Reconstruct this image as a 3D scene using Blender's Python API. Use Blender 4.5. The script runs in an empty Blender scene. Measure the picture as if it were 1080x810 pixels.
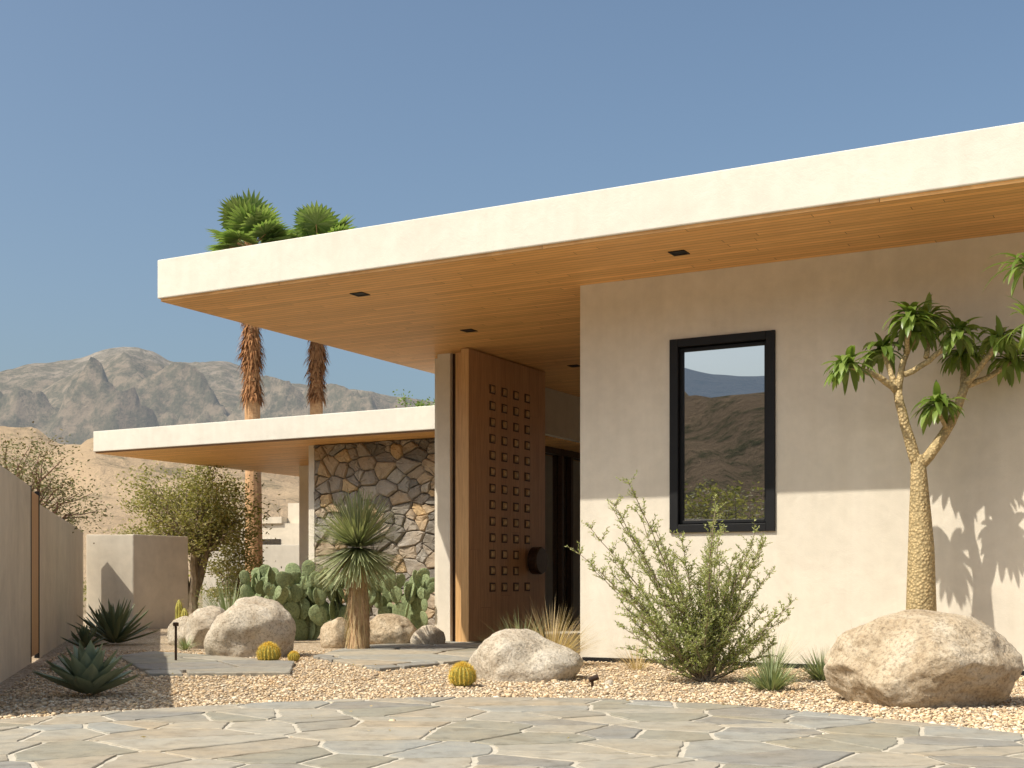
import bpy, math, random, bmesh
import numpy as np
from mathutils import Vector, Matrix, noise
random.seed(7); np.random.seed(7)
R=random.random
def U(a,b): return a+(b-a)*random.random()
scene=bpy.context.scene
scene.view_settings.view_transform='Standard'
scene.view_settings.look='None'
scene.view_settings.exposure=0

# ------------------------------------------------------------ materials
def new_mat(name):
    m=bpy.data.materials.new(name); m.use_nodes=True
    nt=m.node_tree
    return m,nt,nt.nodes['Principled BSDF']
def nd(nt,t,props=None,ins=None):
    n=nt.nodes.new(t)
    for k,v in (props or {}).items(): setattr(n,k,v)
    for k,v in (ins or {}).items(): n.inputs[k].default_value=v
    return n
def ramp(nt,fac,stops,interp='LINEAR'):
    n=nt.nodes.new('ShaderNodeValToRGB'); cr=n.color_ramp; cr.interpolation=interp
    while len(cr.elements)<len(stops): cr.elements.new(0.5)
    for e,(p,c) in zip(cr.elements,stops):
        e.position=p; e.color=(c[0],c[1],c[2],1)
    nt.links.new(fac,n.inputs[0]); return n
def mix(nt,fac,a,b,mode='MIX'):
    n=nt.nodes.new('ShaderNodeMix'); n.data_type='RGBA'; n.blend_type=mode
    for sock,v in ((n.inputs[0],fac),(n.inputs[6],a),(n.inputs[7],b)):
        if hasattr(v,'links') or hasattr(v,'is_linked'): nt.links.new(v,sock)
        elif isinstance(v,(int,float)): sock.default_value=v
        else: sock.default_value=(v[0],v[1],v[2],1)
    return n.outputs[2]
def mth(nt,op,a,b=None,c=None):
    n=nt.nodes.new('ShaderNodeMath'); n.operation=op
    for i,v in enumerate((a,b,c)):
        if v is None: continue
        if isinstance(v,(int,float)): n.inputs[i].default_value=v
        else: nt.links.new(v,n.inputs[i])
    return n.outputs[0]
def coord(nt,kind='Object',scale=(1,1,1),rot=(0,0,0)):
    tc=nt.nodes.new('ShaderNodeTexCoord'); mp=nt.nodes.new('ShaderNodeMapping')
    mp.inputs['Scale'].default_value=scale; mp.inputs['Rotation'].default_value=rot
    nt.links.new(tc.outputs[kind],mp.inputs[0]); return mp.outputs[0]
def tnoise(nt,vec,scale,detail=4,rough=.55,dist=0):
    n=nd(nt,'ShaderNodeTexNoise',None,{'Scale':scale,'Detail':detail,'Roughness':rough,'Distortion':dist})
    nt.links.new(vec,n.inputs['Vector']); return n.outputs['Fac']
def bump(nt,b,h,strength,dist=.02,prev=None):
    n=nd(nt,'ShaderNodeBump',None,{'Strength':strength,'Distance':dist})
    nt.links.new(h,n.inputs['Height'])
    if prev is not None: nt.links.new(prev,n.inputs['Normal'])
    nt.links.new(n.outputs[0],b.inputs['Normal']); return n.outputs[0]

def m_stucco(name,c,var=.10,fine=.6):
    m,nt,b=new_mat(name); v=coord(nt)
    n1=tnoise(nt,v,.9,6,.65,.6); n2=tnoise(nt,v,7,5,.6)
    lo=tuple(x*(1-var*1.3) for x in c); hi=tuple(min(1,x*(1+var)) for x in c)
    r1=ramp(nt,n1,[(.3,lo),(.7,hi)])
    r2=ramp(nt,n2,[(.3,(.88,.88,.88)),(.65,(1,1,1))])
    col=mix(nt,fine,r1.outputs[0],r2.outputs[0],'MULTIPLY')
    vs=coord(nt,'Object',(5,5,.25)); n3=tnoise(nt,vs,1.2,4,.6)
    r3=ramp(nt,n3,[(.35,(.92,.91,.89)),(.6,(1,1,1))])
    col=mix(nt,.45*fine/.6,col,r3.outputs[0],'MULTIPLY')
    nt.links.new(col,b.inputs['Base Color']); b.inputs['Roughness'].default_value=.9
    b.inputs['Specular IOR Level'].default_value=.2
    p=bump(nt,b,tnoise(nt,v,3.5,6,.6,.5),.22,.03)
    bump(nt,b,tnoise(nt,v,90,3,.6),.3,.004,p)
    return m
def m_wood(name,c1,c2,boards=True,width=.09,length=3.3,axis='x',rough=.5,bv=(.84,1.10),gapd=.28,gw=.005):
    m,nt,b=new_mat(name)
    v=coord(nt)
    sx=nt.nodes.new('ShaderNodeSeparateXYZ'); nt.links.new(v,sx.inputs[0])
    order={'x':('X','Y'),'zy':('Z','Y'),'zx':('Z','X')}[axis]
    A=sx.outputs[order[0]]; Bc=sx.outputs[order[1]]
    rowf=mth(nt,'DIVIDE',Bc,width); row=mth(nt,'FLOOR',rowf); fr=mth(nt,'FRACT',rowf)
    wn=nd(nt,'ShaderNodeTexWhiteNoise',{'noise_dimensions':'1D'}); nt.links.new(row,wn.inputs['W'])
    sh=mth(nt,'ADD',mth(nt,'DIVIDE',A,length),mth(nt,'MULTIPLY',wn.outputs['Value'],17.3)); seg=mth(nt,'FLOOR',sh); segf=mth(nt,'FRACT',sh)
    w2=nd(nt,'ShaderNodeTexWhiteNoise',{'noise_dimensions':'2D'}); cc=nt.nodes.new('ShaderNodeCombineXYZ'); nt.links.new(row,cc.inputs[0]); nt.links.new(seg,cc.inputs[1]); nt.links.new(cc.outputs[0],w2.inputs['Vector'])
    cb=nt.nodes.new('ShaderNodeCombineXYZ')
    nt.links.new(mth(nt,'MULTIPLY',A,1.2),cb.inputs['X']); nt.links.new(mth(nt,'MULTIPLY',Bc,26),cb.inputs['Y'])
    if boards: nt.links.new(mth(nt,'MULTIPLY',w2.outputs['Value'],40),cb.inputs['Z'])
    g=tnoise(nt,cb.outputs[0],1.6,6,.65,.8)
    gr=ramp(nt,g,[(.3,tuple(x*.8 for x in c1)),(.7,c2)])
    col=gr.outputs[0]; p=None
    if boards:
        tr=ramp(nt,w2.outputs['Value'],[(0,(bv[0],bv[0]*.97,bv[0]*.93)),(1,(bv[1],)*3)])
        col=mix(nt,1.0,col,tr.outputs[0],'MULTIPLY')
        e=mth(nt,'MULTIPLY',mth(nt,'MINIMUM',fr,mth(nt,'SUBTRACT',1.0,fr)),width)
        e2=mth(nt,'MULTIPLY',mth(nt,'MINIMUM',segf,mth(nt,'SUBTRACT',1.0,segf)),length)
        em=mth(nt,'MINIMUM',e,e2)
        gp=mth(nt,'MINIMUM',mth(nt,'DIVIDE',em,gw),1.0)
        gpr=ramp(nt,gp,[(.3,(gapd,gapd*.85,gapd*.7)),(1,(1,1,1))])
        col=mix(nt,1.0,col,gpr.outputs[0],'MULTIPLY')
        p=bump(nt,b,gp,.5,.005)
    nt.links.new(col,b.inputs['Base Color']); b.inputs['Roughness'].default_value=rough
    bump(nt,b,g,.12,.003,p)
    return m
def m_plain(name,c,rough=.5,metal=0,var=.0,scale=6,spec=.5):
    m,nt,b=new_mat(name); v=coord(nt)
    n=tnoise(nt,v,scale,4,.6)
    r=ramp(nt,n,[(.3,tuple(x*(1-var) for x in c)),(.7,tuple(x*(1+var) for x in c))])
    nt.links.new(r.outputs[0],b.inputs['Base Color']); b.inputs['Roughness'].default_value=rough; b.inputs['Metallic'].default_value=metal
    b.inputs['Specular IOR Level'].default_value=spec
    return m
def m_leaf(name,stops,rough=.5,trans=.25):
    m,nt,b=new_mat(name)
    g=nt.nodes.new('ShaderNodeNewGeometry')
    r=ramp(nt,g.outputs['Random Per Island'],[(i/max(1,len(stops)-1),c) for i,c in enumerate(stops)])
    nt.links.new(r.outputs[0],b.inputs['Base Color']); b.inputs['Roughness'].default_value=rough
    b.inputs['Specular IOR Level'].default_value=.35
    tr=nt.nodes.new('ShaderNodeBsdfTranslucent')
    tc=mix(nt,1.0,r.outputs[0],(1.25,1.35,.7),'MULTIPLY'); nt.links.new(tc,tr.inputs[0])
    ms=nt.nodes.new('ShaderNodeMixShader'); ms.inputs[0].default_value=trans
    nt.links.new(b.outputs[0],ms.inputs[1]); nt.links.new(tr.outputs[0],ms.inputs[2])
    nt.links.new(ms.outputs[0],nt.nodes['Material Output'].inputs[0])
    return m
def m_bark(name,c1,c2,scale=20,zs=.4,st=.7):
    m,nt,b=new_mat(name); v=coord(nt,'Object',(1,1,zs))
    n=tnoise(nt,v,scale,5,.65,.5)
    r=ramp(nt,n,[(.35,c1),(.65,c2)])
    nt.links.new(r.outputs[0],b.inputs['Base Color']); b.inputs['Roughness'].default_value=.9
    bump(nt,b,n,st,.02); return m
def m_rock(name,c1,c2,c3):
    m,nt,b=new_mat(name); v=coord(nt)
    n=tnoise(nt,v,2.2,8,.68,.4)
    r=ramp(nt,n,[(.32,c1),(.5,c2),(.68,c3)])
    sp=tnoise(nt,v,38,4,.7)
    r2=ramp(nt,sp,[(.36,(.52,.50,.47)),(.5,(1,1,1)),(.7,(1.12,1.1,1.06))])
    col=mix(nt,.8,r.outputs[0],r2.outputs[0],'MULTIPLY')
    cr=tnoise(nt,v,5,3,.5,1.5); r3=ramp(nt,cr,[(.47,(1,1,1)),(.5,(.68,.6,.5)),(.53,(1,1,1))])
    col=mix(nt,.4,col,r3.outputs[0],'MULTIPLY')
    nt.links.new(col,b.inputs['Base Color']); b.inputs['Roughness'].default_value=.92
    b.inputs['Specular IOR Level'].default_value=.2
    p=bump(nt,b,tnoise(nt,v,7,8,.7),.8,.05)
    bump(nt,b,tnoise(nt,v,55,4,.7),.6,.01,p); return m
def m_stones(name,stops,rough=.85,sc=9,bs=.5):
    m,nt,b=new_mat(name); v=coord(nt)
    g=nt.nodes.new('ShaderNodeNewGeometry')
    r=ramp(nt,g.outputs['Random Per Island'],[(i/len(stops),c) for i,c in enumerate(stops)],'CONSTANT')
    n=tnoise(nt,v,sc,7,.7,.4); r2=ramp(nt,n,[(.3,(.66,.64,.60)),(.5,(1,1,1)),(.72,(1.25,1.2,1.12))])
    col=mix(nt,.8,r.outputs[0],r2.outputs[0],'MULTIPLY')
    n4=tnoise(nt,v,1.7,3,.6); r4=ramp(nt,n4,[(.4,(1,1,1)),(.7,(1.06,.98,.88))])
    col=mix(nt,1,col,r4.outputs[0],'MULTIPLY')
    nt.links.new(col,b.inputs['Base Color']); b.inputs['Roughness'].default_value=rough
    b.inputs['Specular IOR Level'].default_value=.3
    bump(nt,b,tnoise(nt,v,sc*2.2,8,.72),bs,.02); return m
def m_hill(name,c_soil,c_soil2,c_veg,haze,hfac,vs,vthr=.52,bs=.8,vmix=.55,zrock=None):
    m,nt,b=new_mat(name); v=coord(nt)
    n=tnoise(nt,v,vs*.12,8,.65,.3); r=ramp(nt,n,[(.35,c_soil),(.65,c_soil2)])
    base=r.outputs[0]
    n2=tnoise(nt,v,vs,8,.75); r2=ramp(nt,n2,[(vthr-.06,(0,0,0)),(vthr+.06,(1,1,1))])
    n3=tnoise(nt,v,vs*5,4,.7); r3=ramp(nt,n3,[(.42,(0,0,0)),(.55,(1,1,1))])
    vegf=mix(nt,vmix,r2.outputs[0],r3.outputs[0],'MULTIPLY')
    vb=nd(nt,'ShaderNodeRGBToBW'); nt.links.new(vegf,vb.inputs[0]); vf=vb.outputs[0]
    if zrock:   # paler bare granite toward the summits
        sx=nt.nodes.new('ShaderNodeSeparateXYZ'); nt.links.new(v,sx.inputs[0])
        zz=mth(nt,'ADD',sx.outputs['Z'],mth(nt,'MULTIPLY',mth(nt,'SUBTRACT',n,.5),500.0))
        mr=nd(nt,'ShaderNodeMapRange',None,{'From Min':zrock[0],'From Max':zrock[1]}); nt.links.new(zz,mr.inputs[0])
        base=mix(nt,mr.outputs[0],base,zrock[2]); vf=mth(nt,'MULTIPLY',vf,mth(nt,'SUBTRACT',1.0,mth(nt,'MULTIPLY',mr.outputs[0],.35)))
    col=mix(nt,vf,base,c_veg)
    nt.links.new(col,b.inputs['Base Color']); b.inputs['Roughness'].default_value=1
    b.inputs['Specular IOR Level'].default_value=0
    bump(nt,b,n2,bs,1.2/vs)
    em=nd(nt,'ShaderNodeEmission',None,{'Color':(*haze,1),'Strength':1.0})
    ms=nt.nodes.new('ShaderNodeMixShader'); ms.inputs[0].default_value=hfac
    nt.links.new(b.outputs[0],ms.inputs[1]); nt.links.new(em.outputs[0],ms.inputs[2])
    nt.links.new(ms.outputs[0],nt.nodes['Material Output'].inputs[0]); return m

STUC=m_stucco('stucco',(.70,.64,.54),.07,.6)
STUC_F=m_stucco('stucco_fascia',(.70,.66,.58),.045,.5)
STUC_W=m_stucco('stucco_wall',(.70,.62,.50),.10)
SOFFIT=m_wood('soffit_cedar',(.76,.395,.125),(.92,.53,.195))
DOORW=m_wood('door_walnut',(.42,.22,.10),(.56,.31,.15),True,.30,9,'zy',.42,(.92,1.06),.6,.0035)
WOODP=m_wood('post_oak',(.58,.33,.13),(.68,.42,.19),False,axis='zx')
BLACK=m_plain('black_metal',(.008,.008,.009),.55,0,.2,6,.25)
BRONZE=m_plain('bronze',(.06,.035,.022),.35,.6,.3,20)
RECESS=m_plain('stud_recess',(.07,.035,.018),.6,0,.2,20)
BRASS=m_plain('stud_bronze',(.62,.42,.22),.3,.7,.2,20)
CONC=m_stucco('concrete',(.48,.44,.37),.12)
def m_glass():
    m,nt,b=new_mat('window_glass')
    b.inputs['Base Color'].default_value=(.012,.013,.013,1); b.inputs['Roughness'].default_value=.05
    g=nd(nt,'ShaderNodeBsdfGlossy',None,{'Color':(.9,.95,1,1),'Roughness':.004})
    v=coord(nt); n=tnoise(nt,v,.9,2,.5)
    bp=nd(nt,'ShaderNodeBump',None,{'Strength':.05,'Distance':.01}); nt.links.new(n,bp.inputs['Height']); nt.links.new(bp.outputs[0],g.inputs['Normal'])
    ms=nt.nodes.new('ShaderNodeMixShader'); ms.inputs[0].default_value=.5
    nt.links.new(b.outputs[0],ms.inputs[1]); nt.links.new(g.outputs[0],ms.inputs[2])
    nt.links.new(ms.outputs[0],nt.nodes['Material Output'].inputs[0]); return m
GLASS=m_glass()
ROCK=m_rock('boulder_granite',(.37,.275,.175),(.53,.43,.305),(.64,.56,.44))
ROCK2=m_rock('boulder_pale',(.42,.34,.25),(.56,.49,.39),(.66,.60,.51))
FLAG=m_stones('flagstone',[(.29,.27,.225),(.335,.31,.255),(.25,.24,.215),(.36,.33,.27),(.30,.295,.265),(.34,.30,.235),(.275,.26,.21)],.75,7,.4)
WALLST=m_stones('rubble_stone',[(.29,.255,.215),(.40,.31,.21),(.20,.185,.165),(.32,.285,.245),(.46,.34,.20),(.25,.225,.20),(.34,.275,.205),(.29,.27,.24),(.18,.165,.145),(.37,.335,.285)],.9,8,.9)
MORTAR=m_plain('mortar',(.50,.45,.36),.95,0,.12,30)
MORTAR_D=m_plain('wall_mortar',(.17,.145,.115),.95,0,.2,30)

def m_gravel():
    m,nt,b=new_mat('gravel'); v=coord(nt)
    vo=nd(nt,'ShaderNodeTexVoronoi',None,{'Scale':42,'Randomness':1}); nt.links.new(v,vo.inputs['Vector'])
    bw=nd(nt,'ShaderNodeSeparateColor'); nt.links.new(vo.outputs['Color'],bw.inputs[0])
    r=ramp(nt,bw.outputs[0],[(0,(.34,.24,.145)),(.25,(.55,.425,.275)),(.55,(.66,.53,.365)),(.8,(.76,.66,.51)),(1,(.53,.45,.35))])
    rd=ramp(nt,vo.outputs['Distance'],[(.35,(1,1,1)),(.75,(.46,.42,.38))])
    col=mix(nt,1,r.outputs[0],rd.outputs[0],'MULTIPLY')
    n=tnoise(nt,v,.7,5,.6); r2=ramp(nt,n,[(.35,(.84,.82,.80)),(.65,(1.05,1.03,1))])
    col=mix(nt,1,col,r2.outputs[0],'MULTIPLY')
    nt.links.new(col,b.inputs['Base Color']); b.inputs['Roughness'].default_value=.95
    inv=mth(nt,'SUBTRACT',1.0,vo.outputs['Distance'])
    bump(nt,b,inv,1.0,.02); return m
GRAVEL=m_gravel()
PEB=m_stones('pebble',[(.43,.31,.19),(.62,.48,.31),(.70,.56,.40),(.54,.41,.27),(.76,.68,.53),(.36,.29,.21),(.66,.53,.36)],.9,40,.2)
SOIL=m_hill('desert_soil',(.50,.38,.25),(.60,.47,.32),(.16,.16,.09),(.5,.5,.5),.0,.9,.58)

# ------------------------------------------------------------ mesh builder
class MB:
    def __init__(s): s.v=[];s.f=[];s.m=[]
    def add(s,vs,fs,mi=0):
        o=len(s.v); s.v+= [tuple(x) for x in vs]; s.f+=[tuple(i+o for i in f) for f in fs]; s.m+=[mi]*len(fs)
    def box(s,a,b,mi=0):
        x0,y0,z0=a;x1,y1,z1=b
        s.add([(x0,y0,z0),(x1,y0,z0),(x1,y1,z0),(x0,y1,z0),(x0,y0,z1),(x1,y0,z1),(x1,y1,z1),(x0,y1,z1)],
              [(0,3,2,1),(4,5,6,7),(0,1,5,4),(1,2,6,5),(2,3,7,6),(3,0,4,7)],mi)
    def tube(s,pts,rads,seg=8,mi=0):
        pts=[Vector(p) for p in pts]; vs=[];fs=[]; ref=None
        for i,p in enumerate(pts):
            t=(pts[min(i+1,len(pts)-1)]-pts[max(i-1,0)]).normalized()
            if ref is None:
                ref=Vector((1,0,0)) if abs(t.x)<.8 else Vector((0,1,0))
            a=(ref-t*ref.dot(t)).normalized(); ref=a; b=t.cross(a)
            for k in range(seg):
                an=2*math.pi*k/seg; vs.append(p+(a*math.cos(an)+b*math.sin(an))*rads[i])
        for i in range(len(pts)-1):
            for k in range(seg):
                fs.append((i*seg+k,i*seg+(k+1)%seg,(i+1)*seg+(k+1)%seg,(i+1)*seg+k))
        fs.append(tuple(range(len(vs)-seg,len(vs)))); fs.append(tuple(reversed(range(seg))))
        s.add(vs,fs,mi)
    def blade(s,base,d,L,w,droop=0,n=3,mi=0,fold=.0,prof=None,side=None):
        p=Vector(base); d=Vector(d).normalized(); vs=[];fs=[]
        if side is None:
            side=d.cross(Vector((0,0,1)))
            if side.length<.05: side=Vector((1,0,0))
            side=side.normalized()
        else: side=Vector(side).normalized()
        prof=prof or (lambda t:1-t)
        step=L/n
        for i in range(n+1):
            t=i/n; ww=max(w*prof(t),w*.02)*.5
            nrm=side.cross(d)
            if fold: vs+= [p-side*ww+nrm*ww*fold, p.copy(), p+side*ww+nrm*ww*fold]
            else: vs+= [p-side*ww,p+side*ww]
            d=(d+Vector((0,0,-droop/n))).normalized(); p=p+d*step
        k=3 if fold else 2
        for i in range(n):
            o=i*k
            if fold: fs+=[(o,o+1,o+4,o+3),(o+1,o+2,o+5,o+4)]
            else: fs+=[(o,o+1,o+3,o+2)]
        s.add(vs,fs,mi)
    def leaf(s,p,d,L,w,mi=0):
        d=Vector(d).normalized(); r=Vector((U(-1,1),U(-1,1),U(-1,1))); sd=d.cross(r)
        if sd.length<.01: sd=Vector((1,0,0))
        sd.normalize(); p=Vector(p)
        s.add([p,p+d*L*.5+sd*w*.5,p+d*L,p+d*L*.5-sd*w*.5],[(0,1,2,3)],mi)
    def obj(s,name,mats,smooth=False,parent=None,bevel=0):
        me=bpy.data.meshes.new(name); me.from_pydata(s.v,[],s.f)
        for m in mats: me.materials.append(m)
        me.polygons.foreach_set('material_index',s.m)
        if smooth: me.polygons.foreach_set('use_smooth',[True]*len(me.polygons))
        me.update()
        o=bpy.data.objects.new(name,me); scene.collection.objects.link(o)
        if parent: o.parent=parent
        if bevel:
            b=o.modifiers.new('b','BEVEL'); b.width=bevel; b.segments=2; b.limit_method='ANGLE'
        return o
def empty(name,loc,rz=0):
    o=bpy.data.objects.new(name,None); o.location=loc; o.rotation_euler=(0,0,rz); scene.collection.objects.link(o); return o
def rdir(minz=-1,maxz=1):
    z=U(minz,maxz); a=U(0,2*math.pi); r=math.sqrt(max(0,1-z*z)); return Vector((r*math.cos(a),r*math.sin(a),z))

# ------------------------------------------------------------ voronoi stones
def clip(poly,nx,ny,c):   # keep nx*x+ny*y<=c
    out=[];n=len(poly)
    for i in range(n):
        a=poly[i];b=poly[(i+1)%n]; da=nx*a[0]+ny*a[1]-c; db=nx*b[0]+ny*b[1]-c
        if da<=0: out.append(a)
        if (da<0 and db>0) or (da>0 and db<0):
            t=da/(da-db); out.append((a[0]+(b[0]-a[0])*t,a[1]+(b[1]-a[1])*t))
    return out
def cells(x0,y0,x1,y1,size,gap,convex=None,mind=.45,sx=1,rs=1):
    rnd=random.Random(rs); pts=[]; target=int((x1-x0)*(y1-y0)/(size*size)); tries=0
    while len(pts)<target and tries<target*40:
        tries+=1; p=(rnd.uniform(x0-size,x1+size),rnd.uniform(y0-size,y1+size))
        if all(((p[0]-q[0])/sx)**2+(p[1]-q[1])**2>(mind*size)**2 for q in pts): pts.append(p)
    P=np.array(pts); out=[]
    for i,p in enumerate(pts):
        d=((P-P[i])**2).sum(1); idx=np.argsort(d)[1:22]
        poly=[(p[0]-3*size,p[1]-3*size),(p[0]+3*size,p[1]-3*size),(p[0]+3*size,p[1]+3*size),(p[0]-3*size,p[1]+3*size)]
        for j in idx:
            q=pts[j]; nx,ny=q[0]-p[0],q[1]-p[1]; L=math.hypot(nx,ny); nx/=L;ny/=L
            c=nx*(p[0]+q[0])/2+ny*(p[1]+q[1])/2-gap/2
            poly=clip(poly,nx,ny,c)
            if len(poly)<3: break
        if len(poly)<3: continue
        for nx,ny,c in ((1,0,x1),(-1,0,-x0),(0,1,y1),(0,-1,-y0)): 
            poly=clip(poly,nx,ny,c)
            if len(poly)<3: break
        if len(poly)>=3 and convex:
            n=len(convex)
            for k in range(n):
                a=convex[k];b=convex[(k+1)%n]; ex,ey=b[0]-a[0],b[1]-a[1]; L=math.hypot(ex,ey)
                nx,ny=ey/L,-ex/L
                poly=clip(poly,nx,ny,nx*a[0]+ny*a[1])
                if len(poly)<3: break
        if len(poly)<3: continue
        A=abs(sum(poly[k][0]*poly[(k+1)%len(poly)][1]-poly[(k+1)%len(poly)][0]*poly[k][1] for k in range(len(poly))))/2
        if A<size*size*.03: continue
        out.append(poly)
    return out
def area_ccw(p): return sum(p[k][0]*p[(k+1)%len(p)][1]-p[(k+1)%len(p)][0]*p[k][1] for k in range(len(p)))>0
def chaikin(p,n=2):
    for _ in range(n):
        q=[]
        for i in range(len(p)):
            a=p[i];b=p[(i+1)%len(p)]
            q+=[(a[0]*.75+b[0]*.25,a[1]*.75+b[1]*.25),(a[0]*.25+b[0]*.75,a[1]*.25+b[1]*.75)]
        p=q
    return p
def stones_flat(mb,polys,z0,z1,bev=.006,mi=0,jit=.002):
    for p in polys:
        if not area_ccw(p): p=p[::-1]
        n=len(p); cx=sum(a[0] for a in p)/n; cy=sum(a[1] for a in p)/n; z=z1+U(-jit,jit)
        q=[]
        for i in range(n):
            a=p[i];b=p[(i+1)%n]; L=math.hypot(b[0]-a[0],b[1]-a[1]); q.append(a)
            if L>.10:
                k=int(L/.06)
                for t in range(1,k):
                    f=t/k; off=U(-.009,.007); q.append((a[0]+(b[0]-a[0])*f-(b[1]-a[1])/L*off,a[1]+(b[1]-a[1])*f+(b[0]-a[0])/L*off))
        n=len(q); top=[];mid=[];bot=[]
        for a in q:
            dx,dy=cx-a[0],cy-a[1]; L=math.hypot(dx,dy)+1e-6
            top.append((a[0]+dx/L*bev,a[1]+dy/L*bev,z)); mid.append((a[0],a[1],z-bev*.7)); bot.append((a[0],a[1],z0))
        fs=[tuple(range(n))]
        for i in range(n):
            j=(i+1)%n; fs+=[(n+i,n+j,j,i),(2*n+i,2*n+j,n+j,n+i)]
        mb.add(top+mid+bot,fs,mi)

# ------------------------------------------------------------ ground
mb=MB(); mb.add([(-6000,-6000,-.012),(6000,-6000,-.012),(6000,6000,-.012),(-6000,6000,-.012)],[(0,1,2,3)]); mb.obj('ground',[SOIL])
mb=MB(); mb.add([(-14,-8,-.004),(14,-8,-.004),(14,34,-.004),(-14,34,-.004)],[(0,1,2,3)]); mb.obj('gravel_bed',[GRAVEL])
drive=[(6.2,-6),(5.4,2.2),(4.75,4.2),(3.9,5.95),(2.96,7.46),(2.45,8.2),(2.0,8.75),(1.55,9.2),(1.12,9.52),(.5,9.76),(-.14,9.84),(-.9,9.76),(-1.66,9.45),(-2.5,8.95),(-3.28,8.28),(-4.2,7.27),(-5.0,6.05),(-5.8,4.25),(-6.4,2),(-6.8,-6)]
drive=chaikin(drive,2)
if not area_ccw(drive): drive=drive[::-1]
mb=MB(); mb.add([(x,y,.006) for x,y in drive]+[(x,y,-.02) for x,y in drive],[tuple(range(len(drive)))]+[(len(drive)+i,len(drive)+(i+1)%len(drive),(i+1)%len(drive),i) for i in range(len(drive))],1)
stones_flat(mb,cells(-7,-6,6.4,10,.41,.032,drive,.28,1.2,3),.003,.013)
mb.obj('flagstone_driveway',[FLAG,MORTAR])
walkA=[(-2.3,14.9),(-1.31,12.75),(-.2,14.6),(.2,17.0),(-1.0,18.6),(-2.1,17.2)]
walkB=[(-4.55,14.9),(-3.4,12.1),(-2.1,12.2),(-2.35,13.9),(-4.45,15.9)]
mb=MB()
for w in (walkA,walkB):
    if not area_ccw(w): w.reverse()
    xs=[a[0] for a in w]; ys=[a[1] for a in w]
    stones_flat(mb,cells(min(xs),min(ys),max(xs),max(ys),.72,.06,w,.6,1,9),-.01,.03,.01)
mb.obj('flagstone_path',[FLAG])

HO=Vector((.762,14.4,0)); HA=math.atan2(-.4794,.8777); ca,sa=math.cos(HA),math.sin(HA)
def w2l(x,y): dx,dy=x-HO.x,y-HO.y; return dx*ca+dy*sa,-dx*sa+dy*ca
def inpoly(x,y,p):
    for k in range(len(p)):
        a=p[k];b=p[(k+1)%len(p)]
        if (b[0]-a[0])*(y-a[1])-(b[1]-a[1])*(x-a[0])<0: return False
    return True
t=(1+5**.5)/2
ico=np.array([(-1,t,0),(1,t,0),(-1,-t,0),(1,-t,0),(0,-1,t),(0,1,t),(0,-1,-t),(0,1,-t),(t,0,-1),(t,0,1),(-t,0,-1),(-t,0,1)],float)/math.hypot(1,t)
icf=np.array([(0,11,5),(0,5,1),(0,1,7),(0,7,10),(0,10,11),(1,5,9),(5,11,4),(11,10,2),(10,7,6),(7,1,8),(3,9,4),(3,4,2),(3,2,6),(3,6,8),(3,8,9),(4,9,5),(2,4,11),(6,2,10),(8,6,7),(9,8,1)])
def pebble_mesh(name,N,ymin,ymax,rmin,rmax,mat):
    V=[];F=[];k=0;tries=0
    while k<N and tries<N*4:
        tries+=1
        y=ymin+(ymax-ymin)*(R()**1.8); x=U(-.42,.42)*y
        if x<-1.413-.2723*y+.15: continue
        lx,ly=w2l(x,y)
        if lx>-.1 and ly>-.05: continue
        if inpoly(x,y,walkA) or inpoly(x,y,walkB): continue
        if inpoly(x,y,drive) and R()>.004: continue
        r=U(rmin,rmax)*(1 if R()>.03 else 1.9); a=U(0,6.28)
        s=np.array([r*U(.8,1.5),r*U(.7,1.1),r*U(.45,.8)])
        v=ico*s*(1+np.random.uniform(-.14,.14,(12,1)))
        c,sn=math.cos(a),math.sin(a)
        v=np.stack([v[:,0]*c-v[:,1]*sn+x,v[:,0]*sn+v[:,1]*c+y,v[:,2]+r*.25],1)
        V.append(v);F.append(icf+12*k);k+=1
    V=np.concatenate(V);F=np.concatenate(F)
    me=bpy.data.meshes.new(name); me.vertices.add(len(V)); me.vertices.foreach_set('co',V.ravel())
    me.loops.add(F.size); me.loops.foreach_set('vertex_index',F.ravel().astype(np.int32))
    me.polygons.add(len(F)); me.polygons.foreach_set('loop_start',np.arange(0,F.size,3,dtype=np.int32)); me.polygons.foreach_set('loop_total',np.full(len(F),3,dtype=np.int32))
    me.polygons.foreach_set('use_smooth',[True]*len(F)); me.update(calc_edges=True); me.validate()
    me.materials.append(mat); o=bpy.data.objects.new(name,me); scene.collection.objects.link(o)
pebble_mesh('gravel',26000,7.3,16.5,.006,.015,PEB)

# ------------------------------------------------------------ house
H=empty('modern_house',HO,HA)
ZS=4.21; ZT=4.68
mb=MB()
X0,X1,Z0,Z1=1.085,2.226,1.42,3.475
W=10.5;Dp=.32
for y,flip in ((0,0),(Dp,1)):
    vs=[(0,y,-.1),(W,y,-.1),(W,y,4.2),(0,y,4.2),(X0,y,Z0),(X1,y,Z0),(X1,y,Z1),(X0,y,Z1)]
    fs=[(0,1,5,4),(1,2,6,5),(2,3,7,6),(3,0,4,7)]
    mb.add(vs,[f[::-1] for f in fs] if flip else fs)
mb.add([(X0,0,Z0),(X1,0,Z0),(X1,0,Z1),(X0,0,Z1),(X0,Dp,Z0),(X1,Dp,Z0),(X1,Dp,Z1),(X0,Dp,Z1)],[(0,1,5,4),(1,2,6,5),(2,3,7,6),(3,0,4,7)])
mb.add([(0,0,-.1),(0,Dp,-.1),(0,Dp,4.2),(0,0,4.2)],[(0,3,2,1)])
mb.box((0,Dp,-.1),(.3,10,4.2)); mb.box((W-.3,Dp,-.1),(W,10,4.2)); mb.box((.3,9.7,-.1),(W-.3,10,4.2))
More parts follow.
